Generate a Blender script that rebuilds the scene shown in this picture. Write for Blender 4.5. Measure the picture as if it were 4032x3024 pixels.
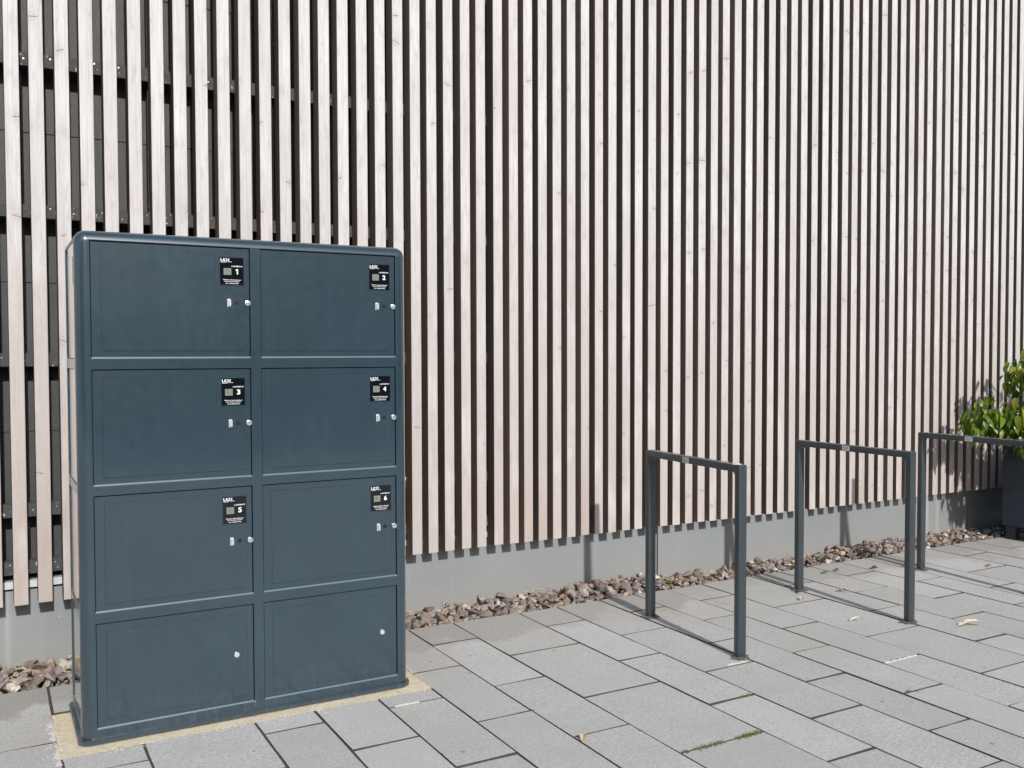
import bpy, bmesh, math, random
from mathutils import Vector, Matrix
rnd = random.Random(7)
R = math.radians
for o in list(bpy.data.objects): bpy.data.objects.remove(o)
sc = bpy.context.scene
col = sc.collection

# ------------------------------------------------------------------ camera
cam_d = bpy.data.cameras.new('camera'); cam = bpy.data.objects.new('camera', cam_d); col.objects.link(cam)
yaw, pitch, roll = -0.511219, -0.0317944, -0.0025242
fwd = Vector((-math.sin(yaw)*math.cos(pitch), math.cos(yaw)*math.cos(pitch), math.sin(pitch)))
right = Vector((math.cos(yaw), math.sin(yaw), 0)); up = right.cross(fwd)
r2 = right*math.cos(roll) + up*math.sin(roll); u2 = up*math.cos(roll) - right*math.sin(roll)
m = Matrix((r2, u2, -fwd)).transposed().to_4x4(); m.translation = (0, 0, 1.6)
cam.matrix_world = m
cam_d.sensor_width = 36; cam_d.lens = 36*3704.74/4032; cam_d.clip_start = 0.05; cam_d.clip_end = 2000
sc.camera = cam

# ------------------------------------------------------------------ sky, sun, exposure
SUN_DIR = Vector((0.10, 1.0, -0.64)).normalized()          # direction the light travels
elev = math.asin(-SUN_DIR.z)
w = bpy.data.worlds.new('World'); sc.world = w; w.use_nodes = True
nt = w.node_tree; nt.nodes.clear()
sky = nt.nodes.new('ShaderNodeTexSky'); sky.sky_type = 'NISHITA'; sky.sun_disc = False
sky.sun_elevation = elev; sky.sun_rotation = math.atan2(-SUN_DIR.x, -SUN_DIR.y)
sky.air_density = 1.0; sky.dust_density = 1.5; sky.ozone_density = 1.0
bg = nt.nodes.new('ShaderNodeBackground'); bg.inputs['Strength'].default_value = 0.11
wo = nt.nodes.new('ShaderNodeOutputWorld')
nt.links.new(sky.outputs[0], bg.inputs[0]); nt.links.new(bg.outputs[0], wo.inputs[0])
sun_d = bpy.data.lights.new('sun', 'SUN'); sun_d.energy = 3.5; sun_d.angle = R(1.4); sun_d.color = (1.0, 0.982, 0.962)
sun = bpy.data.objects.new('sun', sun_d); col.objects.link(sun)
sun.rotation_euler = SUN_DIR.to_track_quat('-Z', 'Y').to_euler()
vs = sc.view_settings
vs.view_transform = 'Standard'; vs.look = 'None'; vs.exposure = 0.24; vs.gamma = 1.0; vs.use_curve_mapping = False

# ------------------------------------------------------------------ helpers
class MB:
    """collects geometry for ONE mesh"""
    def __init__(s): s.v = []; s.f = []; s.mi = []
    def quad(s, a, b, c, d, mi=0):
        n = len(s.v); s.v += [a, b, c, d]; s.f.append((n, n+1, n+2, n+3)); s.mi.append(mi)
    def box(s, x0, x1, y0, y1, z0, z1, mi=0):
        n = len(s.v)
        s.v += [(x0,y0,z0),(x1,y0,z0),(x1,y1,z0),(x0,y1,z0),(x0,y0,z1),(x1,y0,z1),(x1,y1,z1),(x0,y1,z1)]
        for f in ((0,3,2,1),(4,5,6,7),(0,1,5,4),(1,2,6,5),(2,3,7,6),(3,0,4,7)):
            s.f.append(tuple(n+i for i in f)); s.mi.append(mi)
    def prism(s, pts, a0, a1, axis='z', mi=0, caps=True):
        """polygon pts (2D) extruded along an axis: z -> (x,y), y -> (x,z)"""
        n = len(s.v); k = len(pts)
        P = (lambda p, a: (p[0], p[1], a)) if axis == 'z' else ((lambda p, a: (p[0], a, p[1])) if axis == 'y' else (lambda p, a: (a, p[0], p[1])))
        s.v += [P(p, a0) for p in pts] + [P(p, a1) for p in pts]
        for i in range(k):
            j = (i+1) % k; s.f.append((n+i, n+j, n+k+j, n+k+i)); s.mi.append(mi)
        if caps:
            s.f.append(tuple(n+i for i in reversed(range(k)))); s.mi.append(mi)
            s.f.append(tuple(n+k+i for i in range(k))); s.mi.append(mi)
    def cyl(s, c, r, a0, a1, axis='y', n=20, r1=None, mi=0):
        r1 = r if r1 is None else r1; k0 = len(s.v)
        for (a, rr) in ((a0, r), (a1, r1)):
            for i in range(n):
                t = 2*math.pi*i/n; p = (c[0]+rr*math.cos(t), c[1]+rr*math.sin(t))
                s.v.append((p[0], a, p[1]) if axis == 'y' else ((p[0], p[1], a) if axis == 'z' else (a, p[0], p[1])))
        for i in range(n):
            j = (i+1) % n; s.f.append((k0+i, k0+j, k0+n+j, k0+n+i)); s.mi.append(mi)
        s.f.append(tuple(k0+i for i in range(n))); s.mi.append(mi)
        s.f.append(tuple(k0+n+i for i in range(n))); s.mi.append(mi)
    def mesh(s, name, mats, smooth=None, fix=True):
        me = bpy.data.meshes.new(name); me.from_pydata(s.v, [], s.f)
        for mt in (mats if isinstance(mats, (list, tuple)) else [mats]): me.materials.append(mt)
        me.polygons.foreach_set('material_index', s.mi)
        if fix:
            bm = bmesh.new(); bm.from_mesh(me); bmesh.ops.recalc_face_normals(bm, faces=bm.faces); bm.to_mesh(me); bm.free()
        if smooth is not None:
            me.polygons.foreach_set('use_smooth', [True]*len(me.polygons)); me.set_sharp_from_angle(angle=R(smooth))
        me.update(); return me

def link(name, me, parent=None, loc=(0,0,0), rot=(0,0,0)):
    o = bpy.data.objects.new(name, me); col.objects.link(o); o.location = loc; o.rotation_euler = rot
    if parent: o.parent = parent
    return o
def tag(o, label=None, cat=None, group=None, kind=None):
    for k, v in (('label', label), ('category', cat), ('group', group), ('kind', kind)):
        if v: o[k] = v
    return o
def empty(name, loc, label, cat, group=None):
    o = bpy.data.objects.new(name, None); col.objects.link(o); o.location = loc; o.empty_display_size = 0.1
    return tag(o, label, cat, group)
def child(name, me, parent, world_loc=(0,0,0), rot=(0,0,0)):
    """parent transforms are pure translations: give the child's world position"""
    base = Vector((0,0,0)); p = parent
    while p is not None: base = base + p.location; p = p.parent
    return link(name, me, parent, Vector(world_loc) - base, rot)
def bevel_mesh(me, width, seg=1, angle=30, smooth=None, skipz=None):
    bm = bmesh.new(); bm.from_mesh(me)
    es = [e for e in bm.edges if len(e.link_faces) == 2 and e.calc_face_angle(0) > R(angle) and not (skipz is not None and all(abs(v.co.z-skipz) < .003 for v in e.verts))]
    bmesh.ops.bevel(bm, geom=es, offset=width, offset_type='OFFSET', segments=seg, profile=0.5, affect='EDGES', clamp_overlap=True)
    bmesh.ops.recalc_face_normals(bm, faces=bm.faces)
    bm.to_mesh(me); bm.free()
    if smooth is not None:
        me.polygons.foreach_set('use_smooth', [True]*len(me.polygons)); me.set_sharp_from_angle(angle=R(smooth))
    return me

# ------------------------------------------------------------------ materials
class NT:
    def __init__(s, name):
        s.m = bpy.data.materials.new(name); s.m.use_nodes = True; s.t = s.m.node_tree
        s.b = s.t.nodes['Principled BSDF']; s.o = s.t.nodes['Material Output']
    def n(s, typ, **kw):
        nd = s.t.nodes.new(typ)
        for k, v in kw.items():
            if hasattr(nd, k): setattr(nd, k, v)
            else: nd.inputs[k].default_value = v
        return nd
    def l(s, a, b): s.t.links.new(a, b)
    def math(s, op, a, b=None, c=None, clamp=False):
        nd = s.t.nodes.new('ShaderNodeMath'); nd.operation = op; nd.use_clamp = clamp
        for i, x in enumerate((a, b, c)):
            if x is None: continue
            if isinstance(x, (int, float)): nd.inputs[i].default_value = x
            else: s.l(x, nd.inputs[i])
        return nd.outputs[0]
    def mix(s, f, a, b, blend='MIX'):
        nd = s.t.nodes.new('ShaderNodeMix'); nd.data_type = 'RGBA'; nd.blend_type = blend
        for i, x in ((0, f), (6, a), (7, b)):
            if isinstance(x, (int, float)): nd.inputs[i].default_value = x
            elif isinstance(x, (tuple, list)): nd.inputs[i].default_value = (*x[:3], 1)
            else: s.l(x, nd.inputs[i])
        return nd.outputs[2]
    def ramp(s, f, stops, interp='LINEAR'):
        nd = s.t.nodes.new('ShaderNodeValToRGB'); cr = nd.color_ramp; cr.interpolation = interp
        while len(cr.elements) < len(stops): cr.elements.new(0.5)
        for e, (p, c) in zip(cr.elements, stops):
            e.position = p; e.color = (c, c, c, 1) if isinstance(c, (int, float)) else (*c[:3], 1)
        s.l(f, nd.inputs[0]); return nd.outputs[0]
    def noise(s, vec, scale, detail=4, rough=0.55, dist=0.0):
        nd = s.n('ShaderNodeTexNoise'); nd.inputs['Scale'].default_value = scale
        nd.inputs['Detail'].default_value = detail; nd.inputs['Roughness'].default_value = rough; nd.inputs['Distortion'].default_value = dist
        if vec is not None: s.l(vec, nd.inputs['Vector'])
        return nd.outputs['Fac']
    def mapping(s, vec, scale=(1,1,1), loc=None):
        nd = s.n('ShaderNodeMapping'); nd.inputs['Scale'].default_value = scale; s.l(vec, nd.inputs['Vector'])
        if loc is not None:
            if isinstance(loc, tuple): nd.inputs['Location'].default_value = loc
            else: s.l(loc, nd.inputs['Location'])
        return nd.outputs[0]
    def pos(s): return s.n('ShaderNodeNewGeometry').outputs['Position']
    def objc(s): return s.n('ShaderNodeTexCoord').outputs['Object']
    def rand(s): return s.n('ShaderNodeObjectInfo').outputs['Random']
    def island(s): return s.n('ShaderNodeNewGeometry').outputs['Random Per Island']
    def sep(s, v):
        nd = s.n('ShaderNodeSeparateXYZ'); s.l(v, nd.inputs[0]); return nd.outputs
    def comb(s, x, y, z):
        nd = s.n('ShaderNodeCombineXYZ')
        for i, a in enumerate((x, y, z)):
            if isinstance(a, (int, float)): nd.inputs[i].default_value = a
            else: s.l(a, nd.inputs[i])
        return nd.outputs[0]
    def base(s, c):
        if isinstance(c, (tuple, list)): s.b.inputs['Base Color'].default_value = (*c[:3], 1)
        else: s.l(c, s.b.inputs['Base Color'])
    def rough(s, r):
        if isinstance(r, (int, float)): s.b.inputs['Roughness'].default_value = r
        else: s.l(r, s.b.inputs['Roughness'])
    def bump(s, h, strength=0.3, dist=0.002):
        nd = s.n('ShaderNodeBump'); nd.inputs['Strength'].default_value = strength; nd.inputs['Distance'].default_value = dist
        s.l(h, nd.inputs['Height']); s.l(nd.outputs[0], s.b.inputs['Normal'])

def simple(name, c, rough=0.5, metal=0.0, var=0.0, scale=30, spec=0.5):
    t = NT(name); t.rough(rough); t.b.inputs['Metallic'].default_value = metal; t.b.inputs['Specular IOR Level'].default_value = spec
    if var:
        nz = t.noise(t.pos(), scale, 5)
        t.base(t.mix(nz, tuple(x*(1-var) for x in c), tuple(min(1, x*(1+var)) for x in c)))
    else: t.base(c)
    return t.m

def wood_front():
    t = NT('weathered_pale_wood')
    rv = t.rand(); oc = t.objc(); x, y, z = t.sep(oc)
    off = t.comb(t.math('MULTIPLY', rv, 37.0), 0.0, t.math('MULTIPLY', rv, 91.0))
    add = t.n('ShaderNodeVectorMath', operation='ADD'); t.l(oc, add.inputs[0]); t.l(off, add.inputs[1]); v = add.outputs[0]
    # grain bent around knots
    vx, vy, vz = t.sep(v)
    CX, CZ = 0.13, 0.42
    vor = t.n('ShaderNodeTexVoronoi', voronoi_dimensions='2D', feature='F1'); vor.inputs['Scale'].default_value = 1.0; vor.inputs['Randomness'].default_value = 1.0
    t.l(t.comb(t.math('DIVIDE', vx, CX), t.math('DIVIDE', vz, CZ), 0.0), vor.inputs['Vector'])
    px, py, pz = t.sep(vor.outputs['Position'])
    dx = t.math('SUBTRACT', vx, t.math('MULTIPLY', px, CX)); dz = t.math('SUBTRACT', vz, t.math('MULTIPLY', py, CZ))
    cr, cg, cb = t.sep(vor.outputs['Color'])
    wob = t.math('MULTIPLY', t.math('SUBTRACT', t.noise(t.mapping(v, (60, 60, 60)), 1.0, 3), 0.5), 0.010)
    d = t.math('ADD', t.math('SQRT', t.math('ADD', t.math('POWER', dx, 2.0), t.math('POWER', t.math('MULTIPLY', dz, 0.75), 2.0))), wob)
    on = t.math('GREATER_THAN', cr, 0.40)
    rad = t.math('MULTIPLY_ADD', cg, 0.012, 0.006)
    halo = t.math('MULTIPLY', t.math('SUBTRACT', 1.0, t.math('DIVIDE', d, t.math('MULTIPLY', rad, 4.0)), clamp=True), on)
    knot = t.math('MULTIPLY', t.math('SUBTRACT', 1.0, t.math('DIVIDE', d, rad), clamp=True), on)
    ring = t.math('MULTIPLY', t.math('SUBTRACT', 1.0, t.math('MULTIPLY', t.math('ABSOLUTE', t.math('SUBTRACT', d, rad)), 420.0), clamp=True), on)
    crack = t.math('MULTIPLY', t.math('LESS_THAN', t.math('ABSOLUTE', t.math('ADD', dz, t.math('MULTIPLY', dx, t.math('SUBTRACT', cb, 0.5)))), 0.0022), t.math('MULTIPLY', t.math('LESS_THAN', d, t.math('MULTIPLY', rad, 1.9)), t.math('GREATER_THAN', cr, 0.66)))
    gx = t.math('ADD', vx, t.math('MULTIPLY', halo, t.math('MULTIPLY', dx, 0.5)))
    gv = t.comb(gx, 0.0, vz)
    g1 = t.noise(t.mapping(gv, (420, 1, 5.0)), 1.0, 4, 0.6, 0.3)
    g2 = t.noise(t.mapping(gv, (110, 1, 1.6)), 1.0, 3, 0.5, 0.4)
    bl = t.noise(t.mapping(v, (14, 14, 2.3)), 1.0, 4, 0.6)
    bl2 = t.noise(t.mapping(v, (26, 1, 7.5)), 1.0, 5, 0.65)
    # stain is whiter high up, pinker tan towards the splash zone
    wz = t.sep(t.pos())[2]
    hz = t.math('ADD', t.math('DIVIDE', t.math('SUBTRACT', wz, 0.3), 2.7), t.math('MULTIPLY', t.math('SUBTRACT', bl, 0.5), 0.7), clamp=True)
    hz = t.math('ADD', hz, t.math('MULTIPLY', t.math('SUBTRACT', rv, 0.5), 0.35), clamp=True)
    c = t.mix(hz, (0.400, 0.328, 0.283), (0.600, 0.592, 0.580))
    # per-slat tint
    c = t.mix(t.math('MULTIPLY', t.math('GREATER_THAN', rv, 0.72), 0.35), c, (0.52, 0.46, 0.43))
    c = t.mix(t.math('MULTIPLY', t.math('LESS_THAN', rv, 0.30), 0.30), c, (0.56, 0.55, 0.54))
    pt = t.noise(t.mapping(v, (5.0, 1, 1.5), (3.1, 0, 7.7)), 1.0, 3, 0.55)
    c = t.mix(t.ramp(pt, [(0.34, 0.42), (0.50, 0.0)]), c, (0.47, 0.44, 0.425)); c = t.mix(t.ramp(pt, [(0.54, 0.0), (0.70, 0.55)]), c, (0.68, 0.675, 0.665))
    c = t.mix(t.ramp(g1, [(0.28, 0.62), (0.56, 0.0)]), c, (0.34, 0.305, 0.285))
    c = t.mix(t.ramp(g2, [(0.30, 0.45), (0.54, 0.0)]), c, (0.37, 0.33, 0.305))
    c = t.mix(t.ramp(bl2, [(0.53, 0.0), (0.72, 0.80)]), c, (0.38, 0.36, 0.345))
    c = t.mix(t.math('MULTIPLY', halo, 0.45), c, (0.44, 0.405, 0.385))
    c = t.mix(t.math('MULTIPLY', ring, 0.6), c, (0.29, 0.265, 0.25))
    c = t.mix(t.math('MULTIPLY', knot, 0.5), c, (0.40, 0.365, 0.34))
    c = t.mix(t.math('MULTIPLY', crack, 0.8), c, (0.15, 0.135, 0.125))
    t.base(c); t.rough(0.75); t.b.inputs['Specular IOR Level'].default_value = 0.25
    h = t.math('SUBTRACT', t.math('ADD', g1, t.math('MULTIPLY', g2, 0.6)), t.math('MULTIPLY', crack, 1.5))
    t.bump(h, 0.35, 0.0012)
    return t.m
def wood_side():
    t = NT('brown_stained_wood_side')
    rv = t.rand(); oc = t.objc(); add = t.n('ShaderNodeVectorMath', operation='ADD'); t.l(oc, add.inputs[0])
    t.l(t.comb(0.0, t.math('MULTIPLY', rv, 31.0), t.math('MULTIPLY', rv, 77.0)), add.inputs[1]); v = add.outputs[0]
    g1 = t.noise(t.mapping(v, (1, 260, 3.5)), 1.0, 4, 0.6, 0.3); bl = t.noise(t.mapping(v, (1, 30, 1.8)), 1.0, 4, 0.6)
    c = t.mix(g1, (0.125, 0.092, 0.074), (0.27, 0.205, 0.165)); c = t.mix(t.ramp(bl, [(0.4, 0.0), (0.75, 0.6)]), c, (0.30, 0.25, 0.215))
    c = t.mix(t.math('MULTIPLY', t.math('FRACT', t.math('MULTIPLY', rv, 17.3)), 0.75), c, (0.075, 0.060, 0.052)); c = t.mix(t.math('MULTIPLY', t.math('GREATER_THAN', t.math('FRACT', t.math('MULTIPLY', rv, 7.7)), 0.7), 0.5), c, (0.24, 0.165, 0.12))
    t.base(c); t.rough(0.8); t.b.inputs['Specular IOR Level'].default_value = 0.2; t.bump(g1, 0.3, 0.0015)
    return t.m
def batten_wood():
    t = NT('black_stained_batten')
    p = t.pos(); g = t.noise(t.mapping(p, (4, 40, 420)), 1.0, 4); sp = t.noise(t.mapping(p, (95, 40, 34)), 1.0, 2, 0.4)
    c = t.mix(g, (0.035, 0.034, 0.033), (0.085, 0.083, 0.080)); c = t.mix(t.ramp(sp, [(0.68, 0.0), (0.74, 1.0)]), c, (0.45, 0.44, 0.42))
    t.base(c); t.rough(0.85); t.bump(g, 0.4, 0.002); return t.m
def membrane():
    t = NT('dark_facade_membrane')
    p = t.pos(); a = t.noise(p, 3.0, 5); b = t.noise(t.mapping(p, (8, 8, 2.0)), 1.0, 4, 0.6, 1.0)
    c = t.mix(a, (0.030, 0.031, 0.031), (0.066, 0.067, 0.066)); c = t.mix(t.ramp(b, [(0.62, 0.0), (0.78, 0.5)]), c, (0.12, 0.12, 0.118))
    t.base(c); t.rough(0.6); t.bump(t.math('ADD', b, t.math('MULTIPLY', a, 0.4)), 0.6, 0.01); return t.m
def plinth_mat():
    t = NT('grey_plinth_board')
    p = t.pos(); x, y, z = t.sep(p)
    a = t.noise(p, 2.2, 5); b = t.noise(p, 260, 3, 0.7); s = t.noise(t.mapping(p, (22, 1, 1.2)), 1.0, 3)
    c = t.mix(a, (0.205, 0.217, 0.219), (0.268, 0.281, 0.283)); c = t.mix(t.math('MULTIPLY', b, 0.16), c, (0.12, 0.128, 0.13))
    c = t.mix(t.ramp(s, [(0.60, 0.0), (0.80, 0.16)]), c, (0.34, 0.355, 0.36))
    # chalky runs: one under the second slat, one by the planter
    for x0, wd, k in ((0.080, 0.022, 0.30), (7.145, 0.035, 0.5), (7.285, 0.030, 0.35)):
        mk = t.math('SUBTRACT', 1.0, t.math('DIVIDE', t.math('ABSOLUTE', t.math('SUBTRACT', t.math('ADD', x, t.math('MULTIPLY', t.math('SUBTRACT', s, 0.5), 0.02)), x0)), wd), clamp=True)
        c = t.mix(t.math('MULTIPLY', mk, k), c, (0.45, 0.47, 0.475))
    dirt = t.math('MULTIPLY', t.ramp(t.math('ADD', z, t.math('MULTIPLY', t.noise(p, 16, 4), 0.10)), [(0.05, 1.0), (0.24, 0.0)]), 0.45)
    c = t.mix(dirt, c, (0.30, 0.27, 0.23))
    sp = t.n('ShaderNodeTexVoronoi'); sp.inputs['Scale'].default_value = 9.0; t.l(p, sp.inputs['Vector'])
    c = t.mix(t.math('MULTIPLY', t.math('LESS_THAN', sp.outputs['Distance'], 0.035), 0.6), c, (0.6, 0.6, 0.58))
    t.base(c); t.rough(0.7); t.bump(b, 0.15, 0.0008); return t.m
def paver_mat():
    t = NT('granular_grey_concrete_paver')
    p = t.pos(); rv = t.rand(); x, y, z = t.sep(p)
    off = t.n('ShaderNodeVectorMath', operation='ADD'); t.l(p, off.inputs[0]); t.l(t.comb(t.math('MULTIPLY', rv, 53.0), 0.0, 0.0), off.inputs[1]); v = off.outputs[0]
    a = t.noise(v, 3.2, 5, 0.6); g = t.noise(v, 210, 2, 0.7); g2 = t.noise(v, 62, 4, 0.75); f = t.noise(v, 300, 1, 0.5)
    c = t.mix(rv, (0.445, 0.443, 0.415), (0.518, 0.516, 0.490))
    c = t.mix(t.ramp(g2, [(0.36, 0.95), (0.57, 0.0)]), c, (0.315, 0.308, 0.292))
    c = t.mix(t.ramp(g, [(0.36, 0.55), (0.52, 0.0)]), c, (0.25, 0.245, 0.232))
    c = t.mix(t.ramp(f, [(0.56, 0.0), (0.68, 0.85)]), c, (0.72, 0.72, 0.71))
    c = t.mix(t.ramp(a, [(0.35, 0.28), (0.60, 0.0)]), c, (0.37, 0.36, 0.345))
    # damp dirt washed out of the gravel bed: ragged edge about half a metre from the wall
    w1 = t.noise(p, 2.6, 4, 0.6); w2 = t.noise(p, 9.0, 4, 0.6)
    edge = t.math('ADD', y, t.math('ADD', t.math('MULTIPLY', t.math('SUBTRACT', w1, 0.5), 1.3), t.math('MULTIPLY', t.math('SUBTRACT', w2, 0.5), 0.5)))
    mr = t.n('ShaderNodeMapRange'); mr.inputs['From Min'].default_value = 4.58; mr.inputs['From Max'].default_value = 4.74; t.l(edge, mr.inputs['Value'])
    dirt = t.math('MULTIPLY', mr.outputs[0], t.math('MULTIPLY_ADD', rv, 0.30, 0.28))
    c = t.mix(dirt, c, (0.225, 0.200, 0.168))
    mo = t.noise(p, 0.9, 4, 0.6); mo2 = t.noise(v, 7.0, 5, 0.65)
    c = t.mix(t.ramp(mo, [(0.46, 0.0), (0.62, 0.40)]), c, (0.375, 0.350, 0.312)); c = t.mix(t.ramp(mo2, [(0.52, 0.0), (0.70, 0.38)]), c, (0.36, 0.350, 0.330))
    tint = t.math('FRACT', t.math('MULTIPLY', rv, 13.7)); c = t.mix(t.math('MULTIPLY', t.math('GREATER_THAN', tint, 0.68), 0.25), c, (0.39, 0.385, 0.355)); c = t.mix(t.math('MULTIPLY', t.math('LESS_THAN', tint, 0.2), 0.22), c, (0.55, 0.545, 0.53))
    # pale efflorescence blotches
    pb = t.noise(t.mapping(v, (5.0, 2.2, 1), (9, 4, 0)), 1.0, 4, 0.6)
    c = t.mix(t.ramp(pb, [(0.66, 0.0), (0.80, 0.30)]), c, (0.62, 0.63, 0.62))
    st = t.n('ShaderNodeTexVoronoi'); st.inputs['Scale'].default_value = 5.0; t.l(v, st.inputs['Vector'])
    c = t.mix(t.math('MULTIPLY', t.math('LESS_THAN', st.outputs['Distance'], 0.05), 0.55), c, (0.11, 0.10, 0.09))
    t.base(c); t.rough(0.85); t.b.inputs['Specular IOR Level'].default_value = 0.3
    t.bump(t.math('ADD', g, t.math('MULTIPLY', g2, 0.7)), 0.45, 0.0018); return t.m
def bed_mat():
    t = NT('brown_joint_soil'); p = t.pos(); a = t.noise(p, 40, 4); m_ = t.noise(p, 2.6, 3)
    c = t.mix(a, (0.035, 0.029, 0.023), (0.105, 0.083, 0.061)); c = t.mix(t.ramp(m_, [(0.52, 0.0), (0.66, 0.55)]), c, (0.075, 0.072, 0.028))
    t.base(c); t.rough(0.95); t.bump(a, 0.7, 0.004); return t.m
def sand_mat():
    t = NT('yellow_bedding_sand'); p = t.pos(); a = t.noise(p, 6, 5); g = t.noise(p, 260, 2, 0.7); g3 = t.noise(p, 34, 4)
    c = t.mix(a, (0.62, 0.525, 0.37), (0.74, 0.66, 0.50)); c = t.mix(t.ramp(g, [(0.36, 0.5), (0.52, 0.0)]), c, (0.42, 0.34, 0.22)); c = t.mix(t.ramp(g3, [(0.48, 0.0), (0.70, 0.60)]), c, (0.42, 0.35, 0.235))
    t.base(c); t.rough(0.95); t.bump(t.math('ADD', g, g3), 0.7, 0.003); return t.m
def stone_mat():
    t = NT('crushed_mauve_and_tan_stone'); oc = t.pos()
    r_ = t.math('FRACT', t.math('ADD', t.rand(), t.island()))
    c = t.ramp(r_, [(0.0, (0.192, 0.143, 0.122)), (0.18, (0.268, 0.204, 0.178)), (0.32, (0.339, 0.271, 0.235)), (0.44, (0.212, 0.184, 0.164)), (0.56, (0.425, 0.292, 0.210)), (0.66, (0.318, 0.264, 0.230)), (0.76, (0.447, 0.400, 0.332)), (0.87, (0.255, 0.204, 0.178)), (0.94, (0.651, 0.570, 0.447)), (1.0, (0.466, 0.245, 0.141))], 'CONSTANT')
    a = t.noise(oc, 45, 4, 0.6); b = t.noise(oc, 190, 3, 0.7)
    c = t.mix(t.ramp(a, [(0.35, 0.55), (0.65, 0.0)]), c, (0.088, 0.073, 0.062)); c = t.mix(t.ramp(b, [(0.55, 0.0), (0.75, 0.40)]), c, (0.622, 0.543, 0.447))
    t.base(c); t.rough(0.8); t.bump(t.math('ADD', a, b), 0.5, 0.003); return t.m
def paint_mat(name, c, rough=0.28, dust=True, coat=1.0):
    t = NT(name); p = t.pos(); x, y, z = t.sep(p)
    a = t.noise(p, 1.6, 4); b = t.noise(p, 22, 5, 0.6)
    k = t.mix(a, tuple(v*0.94 for v in c), tuple(v*1.06 for v in c))
    if dust:
        # dust specks and dried splashes, thicker near the paving
        vo = t.n('ShaderNodeTexVoronoi'); vo.inputs['Scale'].default_value = 26.0; t.l(p, vo.inputs['Vector'])
        cr = t.sep(vo.outputs['Color'])
        low = t.ramp(z, [(0.0, 1.0), (0.75, 0.25)])
        sp = t.math('MULTIPLY', t.math('LESS_THAN', vo.outputs['Distance'], t.math('MULTIPLY_ADD', cr[0], 0.05, 0.035)), t.math('GREATER_THAN', cr[1], 0.62))
        k = t.mix(t.math('MULTIPLY', sp, t.math('MULTIPLY', low, 0.55)), k, (0.30, 0.33, 0.35))
        fl = t.noise(t.mapping(p, (46, 46, 15)), 1.0, 5, 0.7)
        lowz = t.ramp(t.math('ADD', z, t.math('MULTIPLY', b, 0.12)), [(0.02, 1.0), (0.30, 0.0)])
        k = t.mix(t.math('MULTIPLY', t.math('MULTIPLY', t.ramp(fl, [(0.52, 0.0), (0.76, 1.0)]), lowz), 0.30), k, (0.20, 0.22, 0.22))
        sk = t.noise(t.mapping(p, (34, 34, 0.9)), 1.0, 4, 0.65); wp = t.noise(t.mapping(p, (3.2, 3.2, 2.1)), 1.0, 5, 0.6)
        k = t.mix(t.ramp(sk, [(0.54, 0.0), (0.76, 0.22)]), k, tuple(v*1.9 for v in c)); k = t.mix(t.ramp(wp, [(0.50, 0.0), (0.72, 0.30)]), k, tuple(v*1.55+0.008 for v in c))
    t.base(k); t.rough(t.math('MULTIPLY_ADD', b, 0.16, rough-0.08)); t.b.inputs['Specular IOR Level'].default_value = 0.5; t.b.inputs['Coat Weight'].default_value = coat; t.b.inputs['Coat IOR'].default_value = 1.62; t.b.inputs['Coat Roughness'].default_value = min(rough, 0.11)
    t.bump(t.noise(p, 2.3, 2), 0.10, 0.01)
    return t.m
def leaf_mat():
    t = NT('glossy_green_leaf'); oc = t.objc(); x, y, z = t.sep(oc)
    r_ = t.math('FRACT', t.math('ADD', t.rand(), t.math('MULTIPLY', t.island(), 7.3)))
    c = t.ramp(r_, [(0.0, (0.024, 0.070, 0.008)), (0.30, (0.055, 0.125, 0.010)), (0.55, (0.110, 0.190, 0.014)), (0.80, (0.210, 0.275, 0.020)), (0.97, (0.235, 0.235, 0.035)), (1.0, (0.25, 0.19, 0.055))])
    vein = t.math('LESS_THAN', t.math('ABSOLUTE', x), 0.0012); c = t.mix(t.math('MULTIPLY', vein, 0.5), c, (0.22, 0.30, 0.07))
    a = t.noise(t.pos(), 60, 3); c = t.mix(t.ramp(a, [(0.45, 0.0), (0.8, 0.4)]), c, (0.17, 0.17, 0.03))
    t.base(c); t.rough(0.33); t.b.inputs['Specular IOR Level'].default_value = 0.5
    tr = t.n('ShaderNodeBsdfTranslucent'); t.l(t.mix(1.0, c, (1.6, 1.7, 0.5), 'MULTIPLY'), tr.inputs['Color'])
    mx = t.n('ShaderNodeMixShader'); mx.inputs[0].default_value = 0.32; t.l(t.b.outputs[0], mx.inputs[1]); t.l(tr.outputs[0], mx.inputs[2]); t.l(mx.outputs[0], t.o.inputs['Surface'])
    return t.m
def ground_mat():
    t = NT('far_grey_paving'); p = t.pos(); br = t.n('ShaderNodeTexBrick'); br.offset = 0.5
    for k, v in (('Scale', 1.0), ('Mortar Size', 0.006), ('Brick Width', 0.70), ('Row Height', 0.30), ('Bias', 0.0)): br.inputs[k].default_value = v
    br.inputs['Color1'].default_value = (0.40, 0.397, 0.39, 1); br.inputs['Color2'].default_value = (0.45, 0.45, 0.445, 1); br.inputs['Mortar'].default_value = (0.05, 0.042, 0.034, 1)
    x, y, z = t.sep(p); t.l(t.comb(y, x, 0.0), br.inputs['Vector']); a = t.noise(p, 90, 3, 0.7)
    t.base(t.mix(t.ramp(a, [(0.35, 0.5), (0.55, 0.0)]), br.outputs['Color'], (0.18, 0.178, 0.172))); t.rough(0.88); return t.m

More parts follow.
